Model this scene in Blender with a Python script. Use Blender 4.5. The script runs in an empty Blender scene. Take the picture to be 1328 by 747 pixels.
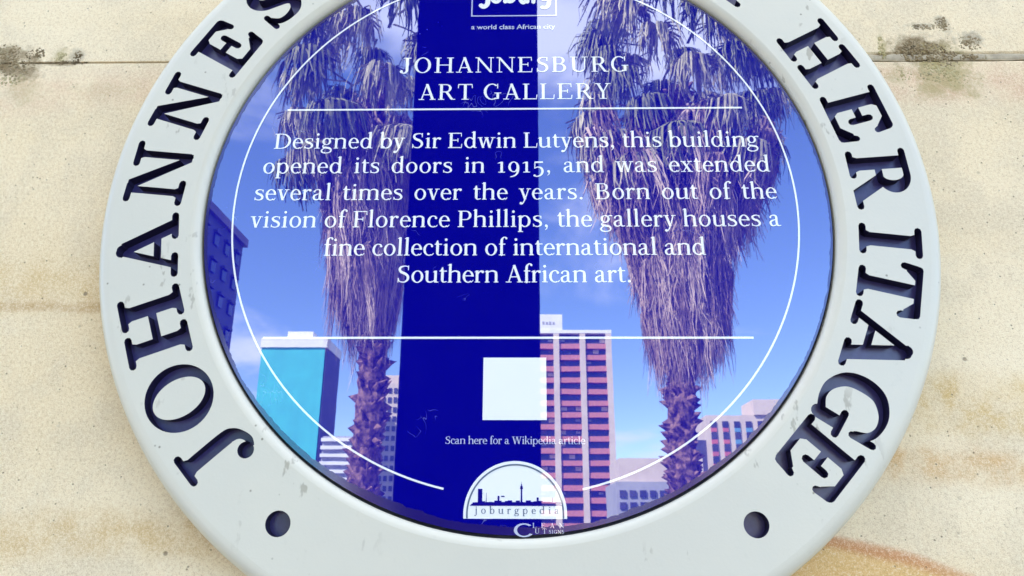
import bpy, bmesh, math, random
from mathutils import Vector, Matrix, noise
from mathutils.geometry import delaunay_2d_cdt
random.seed(7)
sc = bpy.context.scene
COL = sc.collection
# ------------------------------------------------------------------ camera
cd = bpy.data.cameras.new('camera'); cam = bpy.data.objects.new('camera', cd); COL.objects.link(cam)
cd.sensor_width = 36; cd.lens = 36*950/1328; cd.clip_start = 0.02; cd.clip_end = 6000
CR, CU, CB = Vector((0.99987, 0.01593, 0.00374)), Vector((0.00152, -0.31799, 0.94809)), Vector((0.01629, -0.94796, -0.31797))
cam.matrix_world = Matrix(((CR.x, CU.x, CB.x, 0.0054), (CR.y, CU.y, CB.y, -0.4815), (CR.z, CU.z, CB.z, 1.6267), (0, 0, 0, 1)))
sc.camera = cam
# ------------------------------------------------------------------ sky, sun, exposure
SUN_EL, SUN_X, SUN_Y = 44, -0.74, 0.67         # the sun stands behind the wall, over its left end
w = bpy.data.worlds.new('World'); sc.world = w; w.use_nodes = True
nt = w.node_tree; N = nt.nodes; L = nt.links; N.clear()
def nd(t, **k):
    n = N.new(t)
    for a, b in k.items(): setattr(n, a, b)
    return n
out = nd('ShaderNodeOutputWorld'); bg = nd('ShaderNodeBackground'); bg.inputs['Strength'].default_value = 0.10
sky = nd('ShaderNodeTexSky', sky_type='NISHITA'); sky.sun_disc = False
sky.sun_elevation = math.radians(SUN_EL); sky.sun_rotation = math.atan2(SUN_X, SUN_Y); sky.altitude = 1700; sky.air_density = 1.0; sky.dust_density = 0.1; sky.ozone_density = 3
tc = nd('ShaderNodeTexCoord'); sep = nd('ShaderNodeSeparateXYZ'); L.new(tc.outputs['Generated'], sep.inputs[0])
def mth(op, a, b=0.0, c=None, clamp=False):
    m = nd('ShaderNodeMath', operation=op, use_clamp=clamp)
    for i, v in enumerate((a, b) if c is None else (a, b, c)):
        if isinstance(v, (int, float)): m.inputs[i].default_value = v
        else: L.new(v, m.inputs[i])
    return m.outputs[0]
# clouds on a high plane: direction divided by its height
zc = mth('MAXIMUM', mth('ADD', sep.outputs['Z'], 0.16), 0.05)
cmb = nd('ShaderNodeCombineXYZ'); L.new(mth('DIVIDE', sep.outputs['X'], zc), cmb.inputs[0]); L.new(mth('DIVIDE', sep.outputs['Y'], zc), cmb.inputs[1])
no = nd('ShaderNodeTexNoise'); no.inputs['Scale'].default_value = 1.15; no.inputs['Detail'].default_value = 6; no.inputs['Roughness'].default_value = .55; no.inputs['Distortion'].default_value = .5
L.new(cmb.outputs[0], no.inputs['Vector'])
hi = mth('MULTIPLY', mth('SUBTRACT', sep.outputs['Z'], 0.42), 0.80)          # more cloud overhead than towards the skyline
cv = mth('ADD', no.outputs['Fac'], mth('MINIMUM', mth('MAXIMUM', hi, -0.05), 0.15))
mr = nd('ShaderNodeMapRange', interpolation_type='SMOOTHSTEP'); L.new(cv, mr.inputs['Value'])
mr.inputs['From Min'].default_value = 0.485; mr.inputs['From Max'].default_value = 0.68; mr.inputs['To Max'].default_value = 0.85
mx = nd('ShaderNodeMix', data_type='RGBA'); L.new(mr.outputs[0], mx.inputs['Factor']); L.new(sky.outputs[0], mx.inputs['A']); mx.inputs['B'].default_value = (5.2, 5.5, 6.1, 1)
L.new(mx.outputs['Result'], bg.inputs['Color']); L.new(bg.outputs[0], out.inputs[0])
sl = bpy.data.lights.new('sun', 'SUN'); sl.energy = 3.6; sl.angle = math.radians(.5); sl.color = (1, .95, .87)
so = bpy.data.objects.new('sun', sl); COL.objects.link(so)
sv = Vector((SUN_X, SUN_Y, 0)).normalized()*math.cos(math.radians(SUN_EL)) + Vector((0, 0, math.sin(math.radians(SUN_EL))))
so.rotation_euler = sv.to_track_quat('Z', 'Y').to_euler()
sc.view_settings.view_transform = 'Standard'; sc.view_settings.look = 'None'; sc.view_settings.gamma = 1; sc.view_settings.use_curve_mapping = False
sc.view_settings.exposure = 2.58
sc.cycles.use_denoising = True
# ------------------------------------------------------------------ helpers
def mesh(name, v, f, mats, smooth=False, mi=None):
    m = bpy.data.meshes.new(name); m.from_pydata(v, [], f)
    for a in (mats if isinstance(mats, (list, tuple)) else [mats]): m.materials.append(a)
    if smooth: m.polygons.foreach_set('use_smooth', [True]*len(m.polygons))
    if mi: m.polygons.foreach_set('material_index', mi)
    m.update(); return m
def obj(name, m, parent=None, loc=(0, 0, 0), rot=(0, 0, 0), scale=(1, 1, 1)):
    o = bpy.data.objects.new(name, m); COL.objects.link(o)
    o.location = loc; o.rotation_euler = rot; o.scale = scale
    if parent: o.parent = parent
    return o
def tag(o, label=None, cat=None, group=None, kind=None):
    if label: o['label'] = label
    if cat: o['category'] = cat
    if group: o['group'] = group
    if kind: o['kind'] = kind
    return o
def thing(name, label, cat, loc=(0, 0, 0), group=None, rot=(0, 0, 0)): return tag(obj(name, None, None, loc, rot), label, cat, group)
def boxv(x0, x1, y0, y1, z0, z1, v, f):
    o = len(v); v += [(x, y, z) for z in (z0, z1) for y in (y0, y1) for x in (x0, x1)]
    f += [tuple(o+i for i in q) for q in ((0, 2, 3, 1), (4, 5, 7, 6), (0, 1, 5, 4), (2, 6, 7, 3), (0, 4, 6, 2), (1, 3, 7, 5))]
def box(name, x0, x1, y0, y1, z0, z1, mat, parent=None, loc=(0, 0, 0)):
    v = []; f = []; boxv(x0, x1, y0, y1, z0, z1, v, f); return obj(name, mesh(name, v, f, mat), parent, loc)
class MT:                                        # small node-material builder
    def __init__(s, name, color=(.5, .5, .5), rough=.6, spec=.5):
        s.m = bpy.data.materials.new(name); s.m.use_nodes = True; s.nt = s.m.node_tree; s.N = s.nt.nodes; s.L = s.nt.links
        s.b = s.N['Principled BSDF']; s.b.inputs['Base Color'].default_value = (*color, 1); s.b.inputs['Roughness'].default_value = rough; s.b.inputs['Specular IOR Level'].default_value = spec
        g = s.N.new('ShaderNodeNewGeometry'); s.pos = g.outputs['Position']
        t = s.N.new('ShaderNodeTexCoord'); s.obj = t.outputs['Object']
    def lk(s, a, b):
        if isinstance(a, (int, float)): b.default_value = a
        elif isinstance(a, tuple): b.default_value = (*a, 1) if len(a) == 3 and b.type == 'RGBA' else a
        else: s.L.new(a, b)
    def noise(s, scale, detail=4, rough=.5, vec=None, stretch=None, dist=0):
        v = vec or s.pos
        if stretch:
            mp = s.N.new('ShaderNodeMapping'); mp.inputs['Scale'].default_value = stretch; s.L.new(v, mp.inputs[0]); v = mp.outputs[0]
        n = s.N.new('ShaderNodeTexNoise'); n.inputs['Scale'].default_value = scale; n.inputs['Detail'].default_value = detail; n.inputs['Roughness'].default_value = rough; n.inputs['Distortion'].default_value = dist
        s.L.new(v, n.inputs['Vector']); return n.outputs['Fac']
    def vor(s, scale, vec=None, feature='F1'):
        n = s.N.new('ShaderNodeTexVoronoi'); n.feature = feature; n.inputs['Scale'].default_value = scale; s.L.new(vec or s.pos, n.inputs['Vector']); return n
    def rng(s, a, f0, f1, t0=0, t1=1):
        n = s.N.new('ShaderNodeMapRange'); n.interpolation_type = 'SMOOTHSTEP'; s.lk(a, n.inputs['Value'])
        for k, x in (('From Min', f0), ('From Max', f1), ('To Min', t0), ('To Max', t1)): n.inputs[k].default_value = x
        return n.outputs[0]
    def mix(s, fac, a, b, blend='MIX'):
        n = s.N.new('ShaderNodeMix'); n.data_type = 'RGBA'; n.blend_type = blend
        s.lk(fac, n.inputs['Factor']); s.lk(a, n.inputs['A']); s.lk(b, n.inputs['B']); return n.outputs['Result']
    def m2(s, op, a, b=0.0, clamp=False):
        n = s.N.new('ShaderNodeMath'); n.operation = op; n.use_clamp = clamp; s.lk(a, n.inputs[0]); s.lk(b, n.inputs[1]); return n.outputs[0]
    def xyz(s, v=None):
        n = s.N.new('ShaderNodeSeparateXYZ'); s.L.new(v or s.pos, n.inputs[0]); return n.outputs
    def color(s, c): s.lk(c, s.b.inputs['Base Color']); return s
    def bump(s, h, strength=.3, dist=.001, nrm=None):
        n = s.N.new('ShaderNodeBump'); n.inputs['Strength'].default_value = strength; n.inputs['Distance'].default_value = dist; s.L.new(h, n.inputs['Height'])
        if nrm: s.L.new(nrm, n.inputs['Normal'])
        s.L.new(n.outputs[0], s.b.inputs['Normal']); return n.outputs[0]
def varied(name, a, b, scale, rough=.7, spec=.4, bs=0, bd=.01, obj_space=False):
    t = MT(name, a, rough, spec); v = t.obj if obj_space else t.pos; n = t.noise(scale, 5, .6, v)
    t.color(t.mix(t.rng(n, .35, .65), a, b))
    if bs: t.bump(n, bs, bd)
    return t.m
S = 0.229; Z0 = 1.85                              # radius of the blue disc, height of its centre
def pw(X, Y, h=0): return (X*S, -h*S, Z0+Y*S)     # plaque coordinates (right, up, towards the street) to the world
# ------------------------------------------------------------------ letters
def quad_strip(L, R):
    return [t for i in range(len(L)-1) for t in ([L[i], R[i], R[i+1]], [L[i], R[i+1], L[i+1]])]   # triangles: a tight bend may fold a quad
def D(x0, y0, x1, y1, w):                      # straight stroke with level ends
    return [[(x0-w/2, y0), (x0+w/2, y0), (x1+w/2, y1), (x1-w/2, y1)]]
def B(x0, y0, x1, y1):
    return [[(x0, y0), (x1, y0), (x1, y1), (x0, y1)]]
def C(x, y, r, n=12):
    return [[(x+r*math.cos(2*math.pi*k/n), y+r*math.sin(2*math.pi*k/n)) for k in range(n)]]
def E(cx, cy, rx, ry, wx, wy, a0=0, a1=360, n=0):
    n = n or max(6, int(abs(a1-a0)/15)); o = []; i = []
    for k in range(n+1):
        a = math.radians(a0+(a1-a0)*k/n)
        o.append((cx+rx*math.cos(a), cy+ry*math.sin(a))); i.append((cx+(rx-wx)*math.cos(a), cy+(ry-wy)*math.sin(a)))
    return quad_strip(o, i)
def P(pts, n=4, caps=True):                    # smooth stroke of changing width
    q = []
    for k in range(len(pts)-1):
        p0 = pts[max(k-1, 0)]; p1 = pts[k]; p2 = pts[k+1]; p3 = pts[min(k+2, len(pts)-1)]
        for s in range(n):
            t = s/n
            q.append([0.5*((2*b)+(c-a)*t+(2*a-5*b+4*c-d)*t*t+(3*b-a-3*c+d)*t**3) for a, b, c, d in zip(p0, p1, p2, p3)])
    q.append(list(pts[-1])); L = []; R = []
    for k, (x, y, w) in enumerate(q):
        a = q[max(k-1, 0)]; b = q[min(k+1, len(q)-1)]
        dx, dy = b[0]-a[0], b[1]-a[1]; l = math.hypot(dx, dy) or 1
        nx, ny = -dy/l*w/2, dx/l*w/2
        L.append((x+nx, y+ny)); R.append((x-nx, y-ny))
    out = quad_strip(L, R)
    if caps: out += C(q[0][0], q[0][1], q[0][2]/2, 8)+C(q[-1][0], q[-1][1], q[-1][2]/2, 8)
    return out
def F(x0, x1, y, t=34): return B(x0, y, x1, y+t)
X, A_, W_, T_ = 481, 757, 99, 44               # x height, ascender, stem, hairline
def st(x, y0, y1, w=W_): return B(x-w/2, y0, x+w/2, y1)
def flag(x, y): return [[(x-100, y-44), (x-100, y-58), (x-W_/2+4, y-70), (x+W_/2, y), (x+W_/2-14, y)]]
def arch(x0, x1, top=X, foot=34, w=W_):        # n-shoulder
    m = (x0+x1)/2
    return P([(x0+20, top-105, 30), (x0+80, top-45, 44), (m+30, top-16, 56), (x1-22, top-60, 80), (x1, top-150, w), (x1, foot-30, w)], caps=False)
G = {}
G['a'] = (504, P([(95,372,74),(120,425,46),(205,462,38),(290,440,66),(322,370,88),(322,120,90),(345,45,72),(400,22,40),(478,34,30)])+P([(325,282,34),(205,255,44),(105,195,72),(82,125,88),(112,48,72),(185,16,46),(262,38,40),(325,92,34)]))
G['b'] = (560, st(120,0,A_)+flag(120,A_)+E(295,240,222,252,96,40,-140,140)+P([(120,60,40),(160,22,30),(220,4,30)]))
G['c'] = (454, E(262,240,222,252,96,40,52,300)+C(372,385,46)+P([(370,20,38),(420,60,30),(430,90,22)]))
G['d'] = (575, st(435,20,A_)+flag(435,A_)+E(262,240,222,252,96,40,40,320)+F(435,545,0,32)+B(435,0,480,60))
G['e'] = (484, E(250,240,212,252,94,40,0,310)+B(110,250,460,288)+P([(370,20,40),(420,60,30),(435,95,22)]))
G['f'] = (325, P([(150,20,W_),(150,560,W_),(175,680,74),(240,748,44),(310,742,50)])+C(330,705,44)+F(50,285,0)+B(45,X-38,290,X))
G['g'] = (510, E(230,325,178,165,88,38)+P([(350,440,40),(420,470,44),(490,455,56)])+P([(150,180,34),(85,120,44),(120,60,70),(230,40,86),(370,10,80),(430,-60,72),(400,-155,50),(240,-205,40),(90,-170,56),(50,-100,70),(90,-30,44),(160,20,34)]))
G['h'] = (582, st(120,0,A_)+flag(120,A_)+arch(120,455)+F(35,210,0)+F(370,545,0))
G['i'] = (293, st(150,0,X)+flag(150,X)+F(45,255,0)+C(145,650,54))
G['j'] = (291, P([(160,X,W_),(160,0,W_),(150,-110,76),(90,-190,44),(20,-190,40)])+flag(160,X)+C(10,-150,42)+C(155,650,54))
G['k'] = (535, st(120,0,A_)+flag(120,A_)+F(35,205,0)+P([(165,235,36),(300,330,38),(380,X-20,40)],caps=False)+F(290,490,X-34)+D(260,300,440,20,100)+F(350,545,0))
G['l'] = (287, st(145,0,A_)+flag(145,A_)+F(40,250,0))
G['m'] = (880, st(120,0,X)+flag(120,X)+arch(120,435)+arch(435,752)+F(35,210,0)+F(345,525,0)+F(665,845,0))
G['n'] = (591, st(120,0,X)+flag(120,X)+arch(120,460)+F(35,210,0)+F(375,550,0))
G['o'] = (539, E(270,240,228,252,94,40))
G['p'] = (571, st(120,-216,X)+flag(120,X)+E(300,240,222,252,96,40,-140,140)+F(30,230,-216))
G['r'] = (410, st(125,0,X)+flag(125,X)+P([(160,340,30),(215,430,46),(290,462,60)])+C(335,430,54)+F(40,240,0))
G['s'] = (432, P([(350,400,40),(330,445,32),(225,465,40),(120,430,64),(95,365,84),(160,290,88),(280,240,90),(350,160,88),(345,80,76),(270,25,46),(190,16,40),(95,45,36),(62,115,34)])+B(345,345,372,470)+B(50,12,78,130))
G['t'] = (346, P([(150,600,40),(150,440,W_),(150,140,W_),(165,50,74),(225,18,44),(320,40,30)])+B(35,X-38,320,X)+[[(105,X-20),(60,X-20),(130,610),(175,610)]])
G['u'] = (576, P([(120,X,W_),(120,170,W_),(145,60,76),(240,18,50),(350,50,40),(425,110,30)],caps=False)+flag(120,X)+st(445,0,X)+flag(445,X)+F(445,555,0,32))
G['v'] = (497, D(105,X,255,0,96)+D(400,X,250,0,46)+F(10,215,X-34)+F(310,490,X-34))
G['w'] = (738, D(105,X,240,0,92)+D(365,X,235,0,44)+D(375,X,505,0,92)+D(640,X,500,0,44)+F(10,205,X-34)+F(290,460,X-34)+F(550,730,X-34))
G['x'] = (504, D(115,X,390,0,104)+D(385,X,110,0,44)+F(15,230,X-34)+F(290,480,X-34)+F(15,205,0)+F(280,495,0))
G['y'] = (493, D(105,X,262,10,96)+P([(405,X,42),(270,60,46),(200,-110,48),(140,-185,50)],caps=False)+C(95,-165,54)+P([(95,-190,50),(150,-190,44)])+F(10,215,X-34)+F(315,490,X-34))
H_ = 692; K_ = 107; U_ = 44
def cs(x, y0=0, y1=H_): return B(x-K_/2, y0, x+K_/2, y1)
def cf(x, y, h=92): return F(x-h, x+h, y if y == 0 else y-32, 32)
G['A'] = (671, D(320,H_,560,0,104)+D(318,H_,118,0,44)+B(190,205,490,245)+F(10,225,0)+F(440,665,0)+B(295,H_-60,372,H_+12))
G['B'] = (654, cs(145)+cf(120,0,85)+cf(120,H_,85)+B(120,0,350,36)+B(120,H_-36,340,H_)+B(150,342,360,380)+E(335,524,190,168,96,36,-90,90)+E(350,190,225,190,100,36,-90,90))
G['C'] = (642, E(355,346,312,360,106,40,48,312)+B(552,480,584,700)+P([(562,150,30),(520,60,40)])+D(575,200,560,110,34))
G['D'] = (750, cs(150)+F(35,330,0)+F(35,330,H_-34)+E(330,346,368,346,106,38,-90,90))
G['E'] = (653, cs(150)+F(35,580,0,38)+F(35,570,H_-38,38)+B(150,335,440,375)+B(408,270,440,440)+[[(552,0),(580,0),(606,185),(574,185)]]+[[(540,H_),(570,H_),(580,H_-165),(548,H_-165)]])
G['F'] = (600, cs(150)+F(35,275,0)+F(35,565,H_-38,38)+B(150,325,430,365)+B(398,255,430,435)+[[(535,H_),(565,H_),(578,H_-170),(546,H_-170)]])
G['G'] = (726, E(360,346,318,360,106,40,50,305)+B(558,490,590,700)+B(532,30,630,300)+F(450,710,270,34)+P([(520,35,40),(590,60,40)]))
G['H'] = (815, cs(165)+cs(650)+cf(165,0,130)+cf(165,H_,130)+cf(650,0,130)+cf(650,H_,130)+B(165,330,650,370))
G['I'] = (390, cs(195)+cf(195,0,140)+cf(195,H_,140))
G['J'] = (518, P([(335,H_,K_),(335,180,K_),(320,60,84),(240,-12,52),(140,10,46)],caps=False)+C(120,62,64)+P([(100,20,50),(200,-10,44)])+cf(340,H_,150))
G['L'] = (603, cs(150)+F(35,565,0,38)+F(35,275,H_-34)+[[(535,0),(562,0),(590,205),(556,205)]])
G['N'] = (767, D(120,H_,650,0,104)+B(120,0,162,H_)+B(612,0,654,H_)+F(35,250,0)+F(20,170,H_-34)+F(520,745,H_-34))
G['O'] = (744, E(372,346,322,360,108,40))
G['P'] = (610, cs(150)+F(35,275,0)+B(60,H_-36,350,H_)+F(35,200,H_-34)+B(150,296,350,334)+E(345,494,218,198,100,38,-90,90))
G['R'] = (702, cs(150)+F(35,270,0)+B(60,H_-36,345,H_)+F(35,200,H_-34)+B(150,330,340,368)+E(335,511,205,181,100,38,-90,90)+D(350,350,560,20,108)+F(520,690,0,36))
G['S'] = (561, P([(455,600,34),(410,655,34),(290,668,44),(160,620,76),(125,525,92),(190,425,98),(350,350,102),(440,255,98),(445,140,90),(370,48,60),(270,20,44),(140,50,36),(82,150,34)])+B(440,500,472,690)+B(66,5,98,190))
G['T'] = (618, cs(309)+cf(309,0,140)+F(35,583,H_-38,38)+[[(35,H_),(64,H_),(56,H_-180),(22,H_-180)]]+[[(554,H_),(583,H_),(596,H_-180),(562,H_-180)]])
G['U'] = (757, P([(165,H_,K_),(165,230,K_),(195,90,86),(370,14,50),(540,80,46),(590,230,44),(590,H_,42)],caps=False)+cf(165,H_,130)+cf(590,H_,125))
G['W'] = (977, D(130,H_,320,0,102)+D(480,H_,315,0,46)+D(495,H_,680,0,102)+D(850,H_,675,0,46)+F(10,260,H_-34)+F(370,620,H_-34)+F(745,965,H_-34))
G['Y'] = (615, D(115,H_,310,300,102)+D(510,H_,310,300,46)+B(260,0,356,320)+cf(308,0,135)+F(5,230,H_-34)+F(400,615,H_-34))
G['1'] = (430, st(220,0,X)+F(85,355,0)+[[(60,400),(60,430),(180,X),(225,X),(190,430)]])
G['9'] = (566, E(268,255,215,238,96,38)+P([(440,300,90),(445,120,90),(400,-40,76),(300,-140,56),(150,-190,38)]))
G['5'] = (530, B(120,X-58,440,X+12)+D(120,X,110,170,38)+P([(110,190,32),(230,240,44),(370,190,80),(420,60,92),(370,-90,78),(240,-170,48),(130,-165,46)])+C(100,-135,46))
G['.'] = (270, C(135,45,56))
G[','] = (270, C(130,45,56)+P([(160,30,50),(150,-60,36),(90,-130,22)]))
G[' '] = (245, [])
_tri = {}
def union(polys, k=1):
    vs = []; fs = []
    for p in polys:
        a = sum(p[i][0]*p[(i+1) % len(p)][1]-p[(i+1) % len(p)][0]*p[i][1] for i in range(len(p)))
        if abs(a) < 1e-11: continue
        if a < 0: p = p[::-1]
        fs.append(list(range(len(vs), len(vs)+len(p)))); vs += [Vector((q[0]*k, q[1]*k)) for q in p]
    v, e, f, ov, oe, of = delaunay_2d_cdt(vs, [], fs, 0, 1e-4)
    v = [(q.x/k, q.y/k) for q in v]
    out = []
    for t, src in zip(f, of):
        if not src: continue
        a = sum(v[t[i]][0]*v[t[(i+1) % len(t)]][1]-v[t[(i+1) % len(t)]][0]*v[t[i]][1] for i in range(len(t)))
        if abs(a) > 1e-12 or k == 1: out.append(tuple(t) if a > 0 else tuple(reversed(t)))
    return v, out
def glyph(c):
    if c not in _tri:
        _tri[c] = union(G[c][1]) if G[c][1] else ([], [])
    return G[c][0], _tri[c][0], _tri[c][1]
# ------------------------------------------------------------------ materials of the wall and the plaque
GB, OL, GR = (.21, .15, .075), (.42, .34, .16), (.34, .30, .22)
STAINS = [(-1.83, -.645, .020, .013, .75, GB), (-1.78, -.59, .022, .011, .8, GB), (-1.74, -.50, .018, .012, .35, OL), (-1.64, -.65, .006, .008, .6, OL), (-1.575, -.65, .007, .008, .7, GR), (-1.62, -.615, .022, .0025, .7, GB), (-1.45, -.50, .03, .01, .18, OL),
          (1.42, -.65, .027, .015, 1, GB), (1.50, -.61, .023, .015, .9, OL), (1.47, -.53, .027, .019, .75, OL), (1.60, -.69, .012, .009, .85, GR), (1.52, -.76, .007, .010, .8, GR), (1.45, -.75, .012, .003, .75, GR), (1.29, -.66, .004, .014, .6, OL), (1.53, -.50, .014, .010, .4, OL), (1.62, -.625, .016, .003, .9, GB), (1.33, -.54, .010, .010, .35, OL)]
def stone_mat():
    t = MT('sandstone', rough=.92, spec=.15); x, y, z = t.xyz()
    big = t.noise(3.2, 3, .5, stretch=(.5, 1, 1.6)); mid = t.noise(22, 4, .6); fine = t.m2('ADD', t.m2('MULTIPLY', t.noise(430, 3, .7), .5), t.m2('MULTIPLY', t.noise(1150, 2, .6), .5)); gr = t.noise(1500, 1, .5)
    c = t.mix(t.rng(big, .35, .65), (.79, .625, .385), (.89, .75, .52))
    c = t.mix(t.rng(mid, .38, .68, 0, .45), c, (.62, .52, .37))
    # bedding bands, a thin iron line to the left, wide ochre bands low on the right
    wz = t.m2('ADD', z, t.m2('MULTIPLY', t.m2('SUBTRACT', t.noise(5, 3, .5), .5), .035))
    def band(z0, hw, soft): return t.rng(t.m2('ABSOLUTE', t.m2('SUBTRACT', wz, z0)), hw+soft, hw)
    left = t.rng(x, .02, -.1); right = t.rng(x, .02, .12)
    rag = t.rng(t.noise(60, 3, .6), .3, .7, .25, 1)
    def stain(c, f, k, col): return t.mix(t.m2('MULTIPLY', t.m2('MULTIPLY', f, k), rag), c, col)
    c = stain(c, t.m2('MULTIPLY', band(1.782, .0008, .005), left), .95, (.50, .31, .14))
    c = stain(c, t.m2('MULTIPLY', band(1.80, .002, .028), left), .7, (.64, .44, .19))
    c = stain(c, t.m2('MULTIPLY', band(1.712, .008, .022), right), .95, (.66, .45, .17))
    c = stain(c, t.m2('MULTIPLY', band(1.672, .003, .016), right), .9, (.66, .40, .16))
    c = stain(c, t.m2('MULTIPLY', band(1.965, .006, .022), t.rng(x, -.12, .15, .55, 1)), .75, (.68, .43, .28))
    c = stain(c, t.m2('MULTIPLY', band(1.622, .004, .018), left), .8, (.64, .44, .20))
    # rust patch under the lower right of the plaque, with a darker upper edge
    dz = t.m2('SUBTRACT', t.m2('SUBTRACT', 1.628, t.m2('MULTIPLY', t.m2('SUBTRACT', x, .19), .26)), t.m2('ADD', wz, .0))
    inp = t.m2('MULTIPLY', t.rng(dz, -.004, .004), t.rng(x, .10, .17)); inp = t.m2('MULTIPLY', inp, t.rng(x, .36, .26))
    edge = t.m2('MULTIPLY', t.m2('MULTIPLY', t.rng(t.m2('ABSOLUTE', t.m2('SUBTRACT', dz, .002)), .007, .001), t.rng(x, .10, .17)), t.rng(x, .34, .24))
    c = t.mix(t.m2('MULTIPLY', inp, .75), c, (.72, .42, .11)); c = t.mix(t.m2('MULTIPLY', edge, .7), c, (.55, .20, .08))
    # grain and pits
    c = t.mix(t.rng(fine, .46, .64, .0, .50), c, (.93, .85, .64)); c = t.mix(t.rng(fine, .50, .36, 0, .42), c, (.42, .31, .18))
    v = t.vor(230); ctr = t.rng(v.outputs['Distance'], .20, .08); pick = t.rng(t.noise(90, 2, .5), .56, .62)
    pit = t.m2('MULTIPLY', ctr, pick); c = t.mix(t.m2('MULTIPLY', pit, .62), c, (.20, .15, .10))
    v2 = t.vor(60); p2 = t.m2('MULTIPLY', t.rng(v2.outputs['Distance'], .12, .05), t.rng(t.noise(16, 3, .6), .52, .60)); c = t.mix(t.m2('MULTIPLY', p2, .7), c, (.16, .12, .08))
    # smears of lichen and soot round the joint
    w1 = t.m2('SUBTRACT', t.noise(75, 4, .65), .5); w2 = t.noise(200, 3, .6)
    for (bx, bY, rx, rz, k, col) in STAINS:
        dx = t.m2('DIVIDE', t.m2('SUBTRACT', x, bx*S), rx); dzz = t.m2('DIVIDE', t.m2('SUBTRACT', z, Z0-bY*S), rz)
        d = t.m2('ADD', t.m2('SQRT', t.m2('ADD', t.m2('MULTIPLY', dx, dx), t.m2('MULTIPLY', dzz, dzz))), t.m2('MULTIPLY', w1, 2.6))
        c = t.mix(t.m2('MULTIPLY', t.m2('MULTIPLY', t.rng(d, 1.25, .35), k), t.rng(w2, .3, .6, .65, 1)), c, col)
    t.color(c)
    h = t.m2('ADD', t.m2('MULTIPLY', fine, .7), t.m2('MULTIPLY', gr, .3)); h = t.m2('ADD', h, t.m2('MULTIPLY', mid, .8)); h = t.m2('SUBTRACT', h, t.m2('MULTIPLY', t.m2('MAXIMUM', pit, p2), .9))
    t.bump(h, .75, .0009); return t.m
M_stone = stone_mat()
def mortar_mat():
    t = MT('mortar', rough=.95, spec=.1); n = t.noise(160, 4, .6); t.color(t.mix(t.rng(n, .35, .65), (.52, .45, .32), (.40, .34, .25))); t.bump(n, .8, .001); return t.m
M_mortar = mortar_mat()
def gloss_front(name, base, fac=.255, rough=.012, scuffs=True):
    t = MT(name, base, .5, .0); n = t.noise(26, 3, .5)
    col = t.mix(t.rng(n, .3, .7, 0, .12), base, tuple(min(1, c*1.25+.004) for c in base))
    if scuffs:
        v = t.vor(150); sp = t.m2('MULTIPLY', t.rng(v.outputs['Distance'], .07, .02), t.rng(t.noise(22, 2, .5), .58, .66))
        sx = t.noise(70, 2, .5, stretch=(9, 1, 1.5)); col = t.mix(t.m2('MULTIPLY', sp, .5), col, (.35, .38, .60))
        scr = t.m2('MULTIPLY', t.rng(t.m2('ABSOLUTE', t.m2('SUBTRACT', t.noise(48, 2, .5, dist=1.5), .5)), .006, .001), t.rng(t.noise(26, 2, .5), .62, .68)); col = t.mix(t.m2('MULTIPLY', scr, .45), col, (.40, .42, .65))
    t.color(col); t.b.inputs['Roughness'].default_value = .7
    g = t.N.new('ShaderNodeBsdfGlossy'); g.distribution = 'GGX'; g.inputs['Roughness'].default_value = rough; g.inputs['Color'].default_value = (.94, .97, 1, 1)
    bp = t.N.new('ShaderNodeBump'); bp.inputs['Strength'].default_value = .018; bp.inputs['Distance'].default_value = .0003; t.L.new(t.noise(38, 2, .5), bp.inputs['Height']); t.L.new(bp.outputs[0], g.inputs['Normal'])
    mx = t.N.new('ShaderNodeMixShader'); mx.inputs[0].default_value = fac
    if scuffs: t.L.new(t.m2('SUBTRACT', fac, t.m2('MULTIPLY', sp, .2)), mx.inputs[0])
    t.L.new(t.b.outputs[0], mx.inputs[1]); t.L.new(g.outputs[0], mx.inputs[2])
    t.L.new(mx.outputs[0], t.N['Material Output'].inputs[0]); return t.m
M_blue = gloss_front('blue_enamel', (.0012, .0008, .29))
M_white = gloss_front('white_print', (.95, .98, .99), .17, .012, False)
M_pale = gloss_front('thin_white_print', (.68, .72, .92), .32, .012, False)
M_navyprint = gloss_front('blue_print', (.008, .004, .30), .30, .012, False)
M_greyprint = gloss_front('grey_print', (.13, .17, .26), .18, .012, False)
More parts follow.
